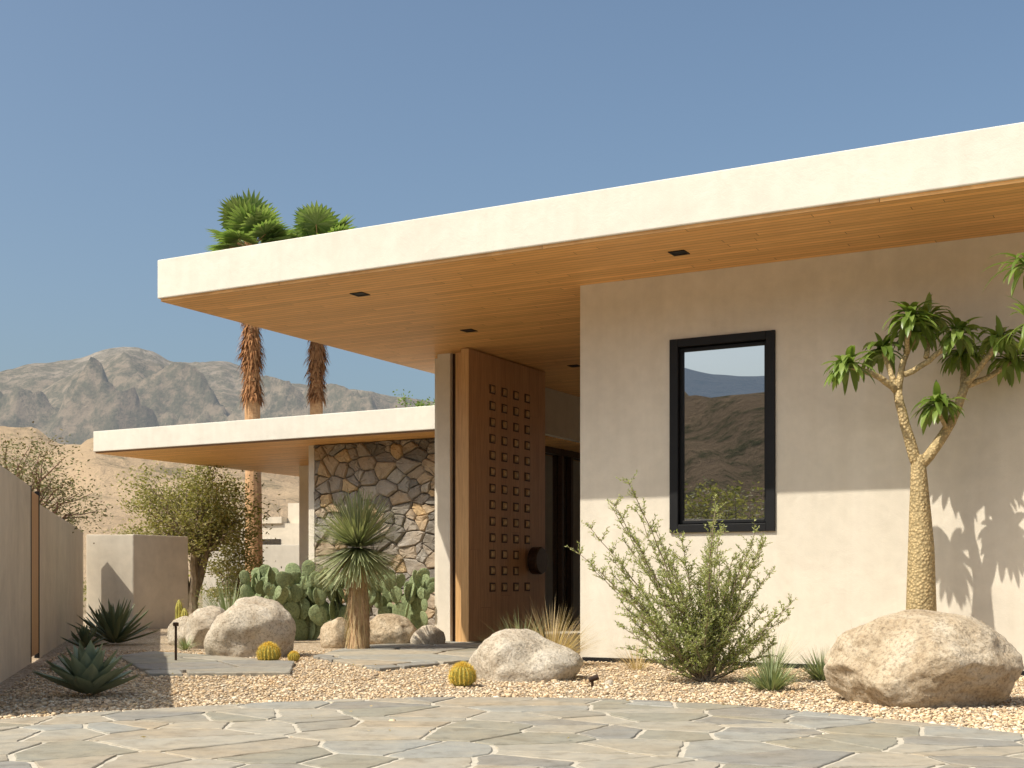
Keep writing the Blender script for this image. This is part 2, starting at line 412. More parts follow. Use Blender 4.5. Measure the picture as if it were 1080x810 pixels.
mb.obj('main_walls',[STUC],parent=H)
mb=MB(); mb.box((.03,-.012,-.02),(W,-.002,.045)); mb.obj('weep_screed',[BLACK],parent=H)
mb=MB(); f=.085
for a,b in (((X0-.01,-.03,Z0-.01),(X0+f,.09,Z1+.01)),((X1-f,-.03,Z0-.01),(X1+.01,.09,Z1+.01)),((X0+f,-.03,Z0-.01),(X1-f,.09,Z0+f-.01)),((X0+f,-.03,Z1-f+.01),(X1-f,.09,Z1+.01))): mb.box(a,b)
g=.035
for a,b in (((X0+f,.03,Z0+f),(X0+f+g,.075,Z1-f)),((X1-f-g,.03,Z0+f),(X1-f,.075,Z1-f)),((X0+f+g,.03,Z0+f),(X1-f-g,.075,Z0+f+g)),((X0+f+g,.03,Z1-f-g),(X1-f-g,.075,Z1-f))): mb.box(a,b)
mb.obj('window_frame',[BLACK],parent=H,bevel=.004)
mb=MB(); mb.box((X0+f,.06,Z0+f),(X1-f,.07,Z1-f)); mb.obj('window_glass',[GLASS],parent=H)
mb=MB(); mb.box((-4.73,-1.66,ZS+.012),(11.5,13,ZT)); mb.obj('upper_roof',[STUC_F],parent=H,bevel=.012)
mb=MB(); mb.box((-4.70,-1.63,ZS-.02),(11.47,12.97,ZS+.012)); mb.obj('upper_soffit',[SOFFIT],parent=H)
mb=MB()
for x,y in ((-2.4,-.84),(-2.4,1.62),(-2.4,4.8),(1.5,-.84),(5.4,-.84)):
    s=.085; mb.box((x-s,y-s,ZS-.028),(x+s,y-s+.02,ZS-.018)); mb.box((x-s,y+s-.02,ZS-.028),(x+s,y+s,ZS-.018))
    mb.box((x-s,y-s+.02,ZS-.028),(x-s+.02,y+s-.02,ZS-.018)); mb.box((x+s-.02,y-s+.02,ZS-.028),(x+s,y+s-.02,ZS-.018))
    mb.box((x-s+.02,y-s+.02,ZS-.0225),(x+s-.02,y+s-.02,ZS-.0195))
mb.obj('recessed_lights',[BLACK],parent=H)
# lower wing
mb=MB(); mb.box((-13.03,5.19,3.412),(-3.9,14,3.81)); mb.obj('lower_roof',[STUC_F],parent=H,bevel=.012)
mb=MB(); mb.box((-13.0,5.22,3.38),(-3.93,13.97,3.412)); mb.obj('lower_soffit',[SOFFIT],parent=H)
mb=MB(); mb.box((-8.27,6.06,-.1),(-4.9,6.35,3.39)); mb.obj('stone_wall_core',[MORTAR_D],parent=H)
mb=MB()
def stones_wall(mb,polys,y0,depth):
    for p in polys:
        if not area_ccw(p): p=p[::-1]
        n=len(p); cx=sum(a[0] for a in p)/n; cz=sum(a[1] for a in p)/n; d=U(.02,depth)
        q=[]
        for i in range(n):
            a=p[i];b=p[(i+1)%n]; q.append((a[0]*.92+b[0]*.08,a[1]*.92+b[1]*.08)); q.append(((a[0]+b[0])/2+U(-.012,.012),(a[1]+b[1])/2+U(-.012,.012))); q.append((a[0]*.08+b[0]*.92,a[1]*.08+b[1]*.92))
        n=len(q); r0=[(a[0],y0,a[1]) for a in q]
        r1=[(cx+(a[0]-cx)*.97,y0-d*.7,cz+(a[1]-cz)*.97) for a in q]
        r2=[(cx+(a[0]-cx)*.82,y0-d-U(0,.03),cz+(a[1]-cz)*.82) for a in q]
        fs=[]
        for i in range(n):
            j=(i+1)%n; fs+=[(i,j,n+j,n+i),(n+i,n+j,2*n+j,2*n+i),(2*n+i,2*n+j,3*n)]
        mb.add(r0+r1+r2+[(cx,y0-d-.012,cz)],fs)
k=1.35
polys=[[(a*k,b) for a,b in p] for p in cells(-8.28/k,0,-4.9/k,3.37,.18,.005,None,.35,1,5)]
stones_wall(mb,polys,6.06,.08)
mb.obj('stone_cladding',[WALLST],parent=H)
mb=MB(); mb.box((-8.42,6.02,-.1),(-8.29,6.4,3.385)); mb.box((-11.2,9.3,-.1),(-10.95,9.55,3.385)); mb.obj('porch_columns',[STUC],parent=H)
mb=MB(); mb.box((-11.8,13.2,-.1),(-4.9,13.5,3.385)); mb.obj('rear_wing_wall',[STUC],parent=H)
# entrance
mb=MB(); mb.box((-3.72,2.95,-.1),(-3.50,3.25,4.195)); mb.obj('entry_pier',[STUC],parent=H,bevel=.006)
mb=MB(); mb.box((-3.95,3.25,-.1),(-3.72,5.2,4.195)); mb.box((-3.95,5.2,3.40),(-3.8,12.9,4.195)); mb.obj('entry_header',[STUC],parent=H)
mb=MB(); mb.box((-3.50,3.02,0),(-3.44,3.2,4.193)); mb.box((-3.25,2.98,0),(-3.20,3.2,4.193)); mb.obj('door_frame_dark',[BRONZE],parent=H)
mb=MB(); mb.box((-3.44,3.0,0),(-3.25,3.2,4.193)); mb.obj('door_frame_wood',[WOODP],parent=H)
dx=-3.02
mb=MB(); mb.box((dx-.13,2.68,.03),(dx,5.03,4.175)); mb.obj('pivot_door',[DOORW],parent=H,bevel=.006)
mb=MB(); mb.box((dx-.128,2.668,.03),(dx-.004,2.68,4.174)); mb.obj('door_edge',[WOODP],parent=H)
mb=MB(); mr=MB()
for c in range(4):
    for r in range(13):
        yy=3.34+c*.36; zz=.80+r*.24
        if c==3 and 1<=r<=2: continue
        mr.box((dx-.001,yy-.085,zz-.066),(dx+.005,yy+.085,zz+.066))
        s=.046;q=.024;h=.032
        vs=[(dx+.004,yy-s,zz-s),(dx+.004,yy+s,zz-s),(dx+.004,yy+s,zz+s),(dx+.004,yy-s,zz+s),(dx+h*.5,yy-s,zz-s),(dx+h*.5,yy+s,zz-s),(dx+h*.5,yy+s,zz+s),(dx+h*.5,yy-s,zz+s),(dx+h,yy-q,zz-q),(dx+h,yy+q,zz-q),(dx+h,yy+q,zz+q),(dx+h,yy-q,zz+q)]
        fs=[(0,1,5,4),(1,2,6,5),(2,3,7,6),(3,0,4,7),(4,5,9,8),(5,6,10,9),(6,7,11,10),(7,4,8,11),(8,9,10,11)]
        mb.add(vs,fs)
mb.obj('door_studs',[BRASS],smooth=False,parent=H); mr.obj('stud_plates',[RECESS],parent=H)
mb=MB(); mb.tube([(dx,4.5,1.2),(dx+.06,4.5,1.2)],[.07,.07],12); mb.tube([(dx+.06,4.5,1.2),(dx+.075,4.5,1.2),(dx+.20,4.5,1.2),(dx+.22,4.5,1.2)],[.19,.21,.21,.19],32); mb.obj('door_handle',[BRONZE],parent=H)
mb=MB(); mb.box((-4.75,5.6,0),(-4.70,13,3.38)); mb.obj('courtyard_glass',[GLASS],parent=H)
mb=MB()
for y in (6.4,7.6,8.8,9.2,10.4,11.6): mb.box((-4.69,y,0),(-4.60,y+.09,3.38))
mb.box((-4.685,5.6,3.26),(-4.605,13,3.375)); mb.box((-4.685,5.6,.0),(-4.605,13,.09)); mb.obj('courtyard_mullions',[BRONZE],parent=H)
mb=MB(); mb.box((-3.6,1.6,-.05),(-.01,13,.012)); mb.box((-4.6,5.3,-.05),(-3.605,13,.010)); mb.obj('entry_floor',[CONC],parent=H)
mb=MB(); mb.box((-3.9,13.0,-.1),(0,13.2,4.19)); mb.obj('courtyard_rear_wall',[STUC],parent=H)

# ------------------------------------------------------------ garden walls
def wl(y): return -1.413-.2723*y
def wall_seg(name,a,b,h,th,mat):
    a=Vector(a);b=Vector(b); d=(b-a).normalized(); n=Vector((-d.y,d.x))*th
    mb=MB(); q=[a,b,b+n,a+n]; 
    mb.add([(p.x,p.y,-.1) for p in q]+[(p.x,p.y,h) for p in q],[(0,3,2,1),(4,5,6,7),(0,1,5,4),(1,2,6,5),(2,3,7,6),(3,0,4,7)])
    o=mb.obj(name,[mat],bevel=.01); bm=bmesh.new(); bm.from_mesh(o.data); bmesh.ops.recalc_face_normals(bm,faces=bm.faces); bm.to_mesh(o.data); bm.free()
    return o
wall_seg('garden_wall',(wl(8.3),8.3),(wl(14.0),14.0),1.92,.22,STUC_W)
wall_seg('garden_wall',(wl(15),15),(wl(23.5),23.5),1.79,.22,STUC_W)
wall_seg('garden_wall',(-7.83,23.72),(-6.97,23.72),1.74,.22,STUC_W)
wall_seg('garden_wall',(-6.965,23.72),(-6.28,25.0),1.745,.22,STUC_W)
g=empty('garden_gate',(wl(14.5),14.5,0),math.atan2(1,-.2723)-math.pi/2)
mb=MB()
for i in range(8): mb.box((-.04,-.45+i*.113,.06),(-.004,-.45+i*.113+.105,1.88))
mb.obj('slats',[m_wood('gate_wood',(.52,.27,.11),(.64,.36,.16),False,axis='zy')],parent=g)
mb=MB(); mb.box((-.05,-.50,0),(.004,-.455,1.93)); mb.box((-.05,.455,0),(.004,.50,1.93)); mb.obj('posts',[BLACK],parent=g)
nh=empty('neighbour_house',(-9.2,52,0),-.3)
mb=MB(); mb.box((-1.2,-2,0),(5,4,3.1)); mb.box((1.0,-1.6,3.1),(4.8,3.5,3.9)); mb.box((-1.3,-2.1,3.1),(.98,3,3.35)); mb.obj('walls',[STUC_W],parent=nh)
mb=MB(); mb.box((-.2,-2.03,1.2),(.9,-1.99,2.5)); mb.box((2.2,-2.03,1.2),(3.6,-1.99,2.5)); mb.obj('windows',[GLASS],parent=nh)
wall_seg('boundary_wall',(-9.6,40),(-2,40),2.0,.25,STUC)

# ------------------------------------------------------------ terrain
def interp(x,pts):
    if x<=pts[0][0]: return pts[0][1]
    for (a,b),(c,d) in zip(pts,pts[1:]):
        if x<=c:
            t=(x-a)/(c-a); return b+(d-b)*t
    return pts[-1][1]
def hills(name,ph0,ph1,nphi,r0,rr,r1,nr,efun,amp,ridge_amp,ns,mat,seed=0,pw=.85,rn=.02,foot=False):
    V=[];F=[]
    for i in range(nphi):
        ph=ph0+(ph1-ph0)*i/(nphi-1); e=efun(ph)
        for j in range(nr):
            r=r0+(r1-r0)*(j/(nr-1)); x,y=r*math.sin(ph),r*math.cos(ph)
            t=(r-r0)/(rr-r0)
            s=t**pw if t<=1 else max(0,1-(t-1)*.8)
            q=Vector((x/ns+seed,y/ns,seed*.3))
            wv=Vector((noise.noise(q*.7),noise.noise(q*.7+Vector((5,1,2))),0))*.6
            n=noise.ridged_multi_fractal(q+wv,1.0,2.1,6,1.0,2.0)-1.1
            fz=noise.fractal(q*4.0,.8,2.1,5)
            env=math.sin(min(1,t)*math.pi) if t<1 else 0
            if foot: env*=max(0,1-t)**.7*1.7        # spurs fade out below the crest
            h=e*rr*s+amp*n*(env*.9+rn*min(1,t*3))+ridge_amp*fz*min(1,t*2)
            if foot: h=min(h,e*r*(.985 if t<1 else 1)+ridge_amp*.6*fz)
            V.append((x,y,max(h,-2) if j else -3))
    for i in range(nphi-1):
        for j in range(nr-1):
            a=i*nr+j; F.append((a,a+1,a+nr+1,a+nr))
    me=bpy.data.meshes.new(name); me.from_pydata(V,[],F); me.materials.append(mat)
    me.polygons.foreach_set('use_smooth',[True]*len(F)); me.update()
    o=bpy.data.objects.new(name,me); scene.collection.objects.link(o)
prof=[(-900,470),(-300,430),(-100,400),(0,389),(30,382),(60,380),(90,373),(110,366),(128,363),(145,363),(160,367),(178,377),(200,379),(235,378),(255,384),(270,391),(300,400),(350,405),(400,413),(436,419),(520,430),(800,440),(1400,455)]
def e_main(ph):
    a=math.tan(ph); px=540+1360*a; return (612-interp(px,prof)+1)/1360*math.cos(ph)
prof2=[(-900,500),(-100,478),(0,492),(60,502),(100,490),(150,489),(210,497),(260,507),(320,517),(400,535),(1400,560)]
def e_foot(ph):
    a=math.tan(ph); px=540+1360*a; return (612-interp(px,prof2))/1360*math.cos(ph)
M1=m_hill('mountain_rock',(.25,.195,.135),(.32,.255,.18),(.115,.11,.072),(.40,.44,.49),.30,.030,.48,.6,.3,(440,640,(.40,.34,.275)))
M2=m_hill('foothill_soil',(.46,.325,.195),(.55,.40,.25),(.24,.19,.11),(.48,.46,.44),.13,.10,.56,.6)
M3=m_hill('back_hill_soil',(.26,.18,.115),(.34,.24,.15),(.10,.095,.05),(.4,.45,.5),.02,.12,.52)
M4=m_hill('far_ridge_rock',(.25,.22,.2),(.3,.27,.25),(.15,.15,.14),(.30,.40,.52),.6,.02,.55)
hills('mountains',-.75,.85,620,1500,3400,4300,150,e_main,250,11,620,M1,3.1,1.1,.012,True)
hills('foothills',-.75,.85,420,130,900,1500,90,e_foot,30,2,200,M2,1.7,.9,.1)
hills('background_hills',math.radians(150),math.radians(320),220,90,430,700,50,lambda p:.158+.02*math.sin(p*9)+.006*math.sin(p*31),22,2,110,M3,5.2)
hills('background_hills',math.radians(150),math.radians(320),120,1800,3000,3600,20,lambda p:.172+.012*math.sin(p*14),80,8,500,M4,8.2)

# ------------------------------------------------------------ boulders
def boulder(name,loc,size,seed,mat,sub=5,rot=0,shape=None,parent=None):
    bm=bmesh.new(); bmesh.ops.create_icosphere(bm,subdivisions=sub,radius=1)
    rnd=random.Random(seed); planes=[]
    for _ in range(9):
        z=rnd.uniform(-.5,.9); a=rnd.uniform(0,6.28); r=math.sqrt(1-z*z); planes.append((Vector((r*math.cos(a),r*math.sin(a),z)),rnd.uniform(.74,.92)))
    for v in bm.verts:
        p=v.co.copy(); 
        for n,d in planes:
            k=p.dot(n)
            if k>d: p-=n*(k-d)*.75
        q=p*1.1+Vector((seed,seed*2,0))
        p*=1+.13*noise.noise(q)+.06*noise.noise(q*2.7)+.025*noise.noise(q*6)+.012*noise.noise(q*14)
        if shape: p=shape(p)
        v.co=Vector((p.x*size[0],p.y*size[1],p.z*size[2]))
    me=bpy.data.meshes.new(name); bm.to_mesh(me); bm.free()
    me.polygons.foreach_set('use_smooth',[True]*len(me.polygons)); me.materials.append(mat)
    o=bpy.data.objects.new(name,me); o.location=loc; o.rotation_euler=(0,0,rot); scene.collection.objects.link(o)
boulder('boulder',(3.0,9.5,.26),(.72,.55,.41),11,ROCK,6,0)
boulder('boulder',(.13,11.8,.12),(.52,.40,.34),4,ROCK2,5,.2,lambda p:Vector((p.x,p.y,p.z*(1-.35*max(0,p.x)))))
boulder('boulder',(-3.07,15.3,.25),(.55,.42,.46),21,ROCK2,5,.4)
boulder('boulder',(-4.05,17.3,.2),(.36,.35,.36),8,ROCK2,5,1)
boulder('boulder',(-4.55,18.0,.12),(.25,.3,.28),18,ROCK2,4,1)
boulder('boulder',(-2.36,17.3,.15),(.22,.22,.26),31,ROCK,4,1.4)
boulder('boulder',(-1.68,17.9,.17),(.36,.3,.27),14,ROCK,5,.3)
boulder('boulder',(-1.15,17.8,.08),(.26,.24,.20),17,ROCK2,4,.9)
boulder('boulder',(-5.0,19.5,.06),(.22,.2,.16),19,ROCK2,4,.9)
boulder('boulder',(-4.5,12.9,.03),(.12,.12,.09),23,ROCK2,4,.9)
boulder('boulder',(.85,11.2,.0),(.05,.05,.04),24,ROCK2,3,.9)

# ------------------------------------------------------------ plants
L_OLIVE=m_leaf('leaf_olive',[(.24,.29,.10),(.34,.38,.15),(.43,.46,.20),(.53,.53,.29)],.5,.45)
L_MESQ=m_leaf('leaf_mesquite',[(.17,.17,.05),(.25,.235,.08),(.33,.295,.11),(.41,.36,.16)],.6,.35)
L_GREEN=m_leaf('leaf_green',[(.11,.17,.03),(.17,.25,.055),(.25,.33,.09)],.32,.35)
L_PALM=m_leaf('leaf_palm',[(.14,.22,.06),(.20,.28,.08),(.29,.36,.13)],.4,.35)
L_YUC=m_leaf('leaf_yucca',[(.24,.28,.14),(.34,.37,.20),(.46,.46,.28)],.5,.2)
L_AGA=m_leaf('leaf_agave',[(.19,.235,.15),(.25,.30,.195),(.32,.36,.24)],.5,.08)
L_DARK=m_leaf('leaf_aloe',[(.11,.14,.075),(.17,.20,.105)],.5,.1)
L_DRY=m_leaf('leaf_dry',[(.48,.36,.20),(.60,.47,.29),(.38,.27,.15)],.8,.3)
L_THATCH=m_leaf('palm_thatch',[(.20,.085,.035),(.32,.15,.06),(.42,.21,.09)],.9,.1)
L_GOLD=m_leaf('spine_gold',[(.72,.50,.08),(.80,.62,.16)],.6,.2)
L_TUFT=m_leaf('leaf_tuft',[(.20,.25,.12),(.28,.33,.16),(.36,.38,.22)],.5,.2)
B_GREY=m_bark('bark_grey',(.20,.15,.10),(.34,.27,.19))
B_PALM=m_bark('bark_palm',(.44,.24,.115),(.60,.37,.19),9,2.5,.6)
B_YUC=m_bark('bark_yucca',(.36,.22,.11),(.54,.37,.21),30,.5,1)
B_RED=m_bark('bark_red',(.14,.07,.05),(.22,.12,.08))
CACT=m_rock('cactus_skin',(.20,.25,.13),(.27,.33,.17),(.35,.39,.22))
CACTD=m_plain('barrel_skin',(.40,.36,.08),.7,0,.2)
def m_pachy():
    m,nt,b=new_mat('pachypodium_bark'); v=coord(nt)
    vo=nd(nt,'ShaderNodeTexVoronoi',None,{'Scale':38}); nt.links.new(v,vo.inputs['Vector'])
    r=ramp(nt,vo.outputs['Distance'],[(.0,(.64,.48,.26)),(.3,(.54,.40,.21)),(.6,(.36,.27,.14))])
    n=tnoise(nt,v,4,4,.6); r2=ramp(nt,n,[(.35,(.8,.8,.75)),(.65,(1.05,1.05,1))])
    c=mix(nt,1,r.outputs[0],r2.outputs[0],'MULTIPLY'); nt.links.new(c,b.inputs['Base Color']); b.inputs['Roughness'].default_value=.75
    bump(nt,b,mth(nt,'SUBTRACT',1.0,vo.outputs['Distance']),.8,.015); return m
PACHY=m_pachy()

def curve_pts(a,b,bend,n=6,jit=0.0):
    a=Vector(a);b=Vector(b);m=(a+b)/2+Vector(bend); out=[]
    for i in range(n+1):
        t=i/n; p=a*(1-t)**2+m*2*t*(1-t)+b*t*t
        if 0<i<n: p+=Vector((U(-jit,jit),U(-jit,jit),U(-jit,jit)))
        out.append(p)
    return out
def lerp_r(r0,r1,n): return [r0+(r1-r0)*i/n for i in range(n+1)]

def rosette(mb,c,axis,n,L,w,mi):
    c=Vector(c);axis=Vector(axis).normalized()
    for i in range(n):
        d=(rdir(-.35,1)+axis*.4).normalized()
        mb.blade(c+d*.02+Vector((U(-.02,.02),U(-.02,.02),U(-.04,.03))),d,L*U(.65,1.1),w*U(.85,1.25),U(1.0,2.6),6,mi,.3,lambda t: math.sin(math.pi*min(1,(.12+.88*t)))**.7)
def pachy(name,loc,limbs,trunk,leafL=.26,nl=26,lw=.058):
    mb=MB()
    p=[Vector(q[:3]) for q in trunk]; rr=[q[3] for q in trunk]; mb.tube(p,rr,16,0)
    for a,b,bend,r0,r1,leaf in limbs:
        pts=curve_pts(a,b,bend,7,.006); mb.tube(pts,lerp_r(r0,r1,7),10,0)
        if leaf: rosette(mb,pts[-1],(pts[-1]-pts[-2]),nl,leafL,lw,1)
    for i in range(500):
        t=R(); k=min(int(t*(len(p)-1)),len(p)-2); f=t*(len(p)-1)-k; c=p[k].lerp(p[k+1],f); r=rr[k]*(1-f)+rr[k+1]*f
        a=U(0,6.28); d=Vector((math.cos(a),math.sin(a),.25)); mb.blade(c+Vector((d.x,d.y,0))*r*.96,d,.02,.006,0,1,0)
    o=mb.obj(name,[PACHY,L_GREEN],smooth=True); o.location=loc; return o
def T(px,py,dy=0): return ((px-973)*.00875,dy,(715-py)*.00875)
trunk=[(*T(973,718),.155),(*T(973,690),.15),(*T(972,655),.14),(*T(972,620),.13),(*T(972,580),.118),(*T(971,545),.10),(*T(970,515),.082),(*T(969,490),.068),(*T(968,480),.05)]
limbs=[(T(969,492),T(947,412),(-.03,0,-.02),.058,.040,False),
 (T(947,414),T(893,388,-.1),(.05,-.02,.05),.034,.022,True),
 (T(947,414),T(936,368,.12),(.01,.02,0),.034,.022,True),
 (T(948,412),T(970,350,.05),(-.08,0,.0),.036,.022,True),
 (T(957,372),T(955,342,-.18),(-.02,0,0),.026,.02,True),
 (T(954,395),T(1005,356,-.12),(.04,0,-.06),.030,.022,True),
 (T(975,378,-.06),T(985,332,.2),(.03,0,-.03),.026,.02,True),
 (T(970,492),T(1022,402,.05),(.08,0,-.08),.055,.040,False),
 (T(1020,406,.05),T(1048,362,-.15),(.0,0,-.04),.034,.022,True),
 (T(1020,406,.05),T(1070,380,.1),(.02,0,-.06),.032,.022,True),
 (T(1018,410,.05),T(1028,368,.3),(.0,0,0),.032,.022,True),
 (T(998,452),T(985,430,-.12),(.0,0,-.02),.022,.014,True)]
random.seed(21)
pachy('pachypodium_tree',(3.785,11.9,0),limbs,trunk,.29,50)
def S(x,z,y=0): return (x,y,z)
pachy('pachypodium_tree',(4.62,10.6,0),[(S(0,1.9),S(-.36,2.95,-.1),(-.1,0,-.1),.05,.025,True),(S(0,1.9),S(-.34,3.5,.1),(-.2,0,-.2),.05,.025,True),(S(0,1.9),S(.35,3.0,.1),(.1,0,-.1),.05,.025,True),(S(0,1.9),S(.1,3.5,-.2),(.1,0,-.1),.05,.025,True)],
  [(0,0,-.05,.14),(0,0,.8,.12),(0,0,1.5,.09),(0,0,1.95,.055)],.38,30,.04)

def olive(name,loc):
    mb=MB()
    targets=[(-1.0,1.3),(-.85,1.5),(-.72,1.72),(-.6,1.2),(-.5,1.45),(-.35,1.35),(-.9,.95),(-1.05,1.1),(-.75,.7),(-.2,1.2),(.0,1.5),(.08,1.35),(.2,1.3),(.35,1.25),(.5,1.15),(.6,.95),(.65,.7),(.5,.55),(-.5,.55),(.3,.9),(.1,1.0),(-.1,.8),(-.3,.9),(.55,1.2),(-.7,.4),(.55,.35),(.2,.6),(-.2,.5),(.4,.8),(.15,.75),(-.05,1.1),(.25,1.1)]
    for i in range(60):
        tx,tz=targets[i%len(targets)]; 
        if i>=len(targets): tx*=U(.7,1.08); tz*=U(.55,1.0)
        tip=Vector((tx+U(-.08,.08),U(-.5,.5),tz+U(-.05,.08)))
        base=Vector((U(-.05,.05),U(-.05,.05),0)); 
        n=12; pts=curve_pts(base,tip,(tx*-.06,0,tz*.12-.1),n,.012); mb.tube(pts,lerp_r(.010,.0025,n),4,0)
        for k in range(3,n+1):
            for s in range(4):
                p=pts[k]; d=(rdir(-.2,.9)+(pts[k]-pts[k-1]).normalized()*.8).normalized(); L=U(.07,.24)*(1.15-k/n*.5)
                e=p+d*L; e.z=max(e.z,.04); mb.tube([p,p.lerp(e,.5)+Vector((0,0,.01)),e],[.0028,.002,.001],3,0)
                m=int(L/.016)
                for j in range(m):
                    pp=p.lerp(e,(j+.6)/m)
                    for sgn in (0,1):
                        mb.leaf(pp,(rdir(-.6,1)+d*.7),U(.020,.036),U(.008,.014),1)
    o=mb.obj(name,[B_GREY,L_OLIVE]); o.location=loc
random.seed(33)
olive('olive_shrub',(1.70,11.4,0))

def tree(name,loc,h,rx,rz,trunks,nclump,leaves,ls,bark,leaf,ry=None,low=.25,fill=.3):
    mb=MB(); ry=ry or rx; cz=h-rz
    for i in range(trunks):
        a=6.28*i/trunks+U(-.3,.3)
        mid=Vector((math.cos(a)*rx*.25,math.sin(a)*ry*.25,cz*.7)); base=Vector((U(-.08,.08),U(-.08,.08),-.05))
        pts=curve_pts(base,mid,(U(-.1,.1),U(-.1,.1),0),5,.03); mb.tube(pts,lerp_r(.03*h,.02*h,5),7,0)
        for b in range(max(2,nclump//trunks)):
            d=rdir(-low,1); rr=U(.6,1.1)*(U(.8,1.1)); c=Vector((d.x*rx*rr,d.y*ry*rr,cz+d.z*rz*rr))
            pp=curve_pts(mid,c,(0,0,.12*rz),6,.05*rx); mb.tube(pp,lerp_r(.010*h,.0015*h,6),5,0)
            cr=U(.14,.32)*rx
            for k in range(leaves):
                t=U(0,1)
                if t<fill: j=random.randint(2,6); ctr=pp[j]; sp=cr*.7
                else: ctr=c; sp=cr
                g=Vector((random.gauss(0,.55),random.gauss(0,.55),random.gauss(0,.42)))*sp
                mb.leaf(ctr+g,rdir(-.7,.8),ls*U(.7,1.4),ls*U(.35,.6),1)
    o=mb.obj(name,[bark,leaf]); o.location=loc; return o
random.seed(44)
tree('mesquite_tree',(-7.1,28.5,0),3.5,1.45,1.3,5,140,110,.08,B_GREY,L_MESQ,1.3,.7)
tree('desert_bush',(-5.9,27.5,0),1.7,.8,.75,4,40,90,.07,B_GREY,L_MESQ,None,.7)
tree('desert_bush',(-8.4,29,0),2.2,.9,.9,4,40,90,.08,B_GREY,L_MESQ,None,.7)
tree('olive_tree',(-2.2,36,0),6.2,1.1,1.3,3,40,90,.10,B_GREY,L_PALM)
L_RED=m_leaf('leaf_sparse',[(.18,.11,.06),(.17,.18,.07),(.26,.21,.10),(.20,.22,.09)],.6,.2)
tree('palo_verde_tree',(-8.0,20.6,0),3.1,1.3,.95,4,64,110,.055,B_RED,L_RED,1.2,.4,.5)
def brush_mass(name,pts,s0,s1,mat,nl=90,ls=.16):
    mb=MB()
    for x,y,z in pts:
        s=U(s0,s1)
        for k in range(nl):
            d=rdir(0,1)*U(.5,1)*s; mb.leaf((x+d.x*1.2,y+d.y*1.2,z+d.z),rdir(-.5,.9),ls*s*U(.7,1.4),ls*s*.55,0)
    mb.obj(name,[mat])
pts=[(U(-.40,-.1)*y,y,-.1) for y in [U(42,125) for _ in range(90)]]
brush_mass('distant_brush',pts,.5,1.6,L_MESQ)
pts=[(x,y,-.1) for x,y in [(U(-60,-8),U(-50,-9)) for _ in range(110)]]
brush_mass('distant_brush',pts,.6,1.8,L_MESQ)
for p in ((-15,-2),(-24,-14),(-19,-9)): tree('mesquite_tree',(p[0],p[1],0),U(3,4.2),1.8,1.4,4,40,70,.14,B_GREY,L_MESQ)

# palms
def palm(name,loc,zc,trad,lean=0,n=34):
    mb=MB(); k=14
    pts=[Vector((lean*(i/k)**1.5,0,zc*i/k-.1)) for i in range(k+1)]; top=pts[-1]
    mb.tube(pts,[trad*(1.3-.45*(i/k)**.4)+U(-.008,.008) for i in range(k+1)],14,0)
    for i in range(1300):
        t=R(); z=zc-.3-t*3.5; a=U(0,6.28); c=Vector((lean*(max(z,0)/zc)**1.5,0,z)); rad=trad*(1.25+.25*math.sin(z*5))
        d=Vector((math.cos(a),math.sin(a),U(-1.5,.3)))
        mb.blade(c+Vector((math.cos(a),math.sin(a),0))*rad*.7,d,U(.18,.36),.07,1.6,2,1)
    for i in range(n):
        el=U(-.6,1.2) if i>8 else U(.5,1.35); a=2.399*i+U(-.2,.2)
        d=Vector((math.cos(a)*math.cos(el),math.sin(a)*math.cos(el),math.sin(el)))
        pl=U(.5,.85); e=top+d*pl+Vector((0,0,-.05*pl)); mb.tube([top,e],[.024,.015],4,0)
        sd=d.cross(Vector((0,0,1))); 
        if sd.length<.1: sd=Vector((1,0,0))
        sd.normalize(); up=sd.cross(d).normalized()
        for s in range(26):
            th=(s/25-.5)*math.radians(260); dd=d*math.cos(th)+sd*math.sin(th)+up*U(.02,.10)
            mb.blade(e,dd,U(.60,.70)*(1-.12*abs(th)/2),.125,.30,4,2,.18,lambda t: .25+1.5*t if t<.5 else (1 if t<.6 else max(0,(1-t)/.4)),side=dd.cross(up))
    o=mb.obj(name,[B_PALM,L_THATCH,L_PALM]); o.location=loc; return o
random.seed(5)
palm('palm_tree',(-6.4,32,0),9.2,.2,-.1,30)
palm('palm_tree',(-5.05,33,0),9.35,.17,.1,30)

def yucca(name,loc,zc,r,n=950):
    mb=MB(); pts=[Vector((.0,0,-.05)),Vector((.02,0,.3)),Vector((.0,0,.6)),Vector((.01,0,zc))]
    mb.tube(pts,[.15,.13,.14,.06],14,0)
    for i in range(n):
        d=rdir(-.75,1); L=r*U(.85,1.06); mb.blade(Vector((0,0,zc))+d*.05,d,L,.026,.08 if d.z>0 else .15,2,1,prof=lambda t:1-.7*t)
    for i in range(420):
        a=U(0,6.28); z=U(.05,zc-.1); mb.blade(Vector((math.cos(a)*.13,math.sin(a)*.13,z)),(math.cos(a)*.5,math.sin(a)*.5,-1),U(.12,.28),.014,.8,2,2)
    for i in range(170):
        a=U(0,6.28); el=U(-1.3,-.5); d=Vector((math.cos(a)*math.cos(el),math.sin(a)*math.cos(el),math.sin(el))); mb.blade((0,0,zc-.05),d,r*U(.5,.85),.018,.3,2,2)
    o=mb.obj(name,[B_YUC,L_YUC,L_DRY]); o.location=loc
yucca('yucca_tree',(-1.97,16.5,0),1.32,.68,1300)

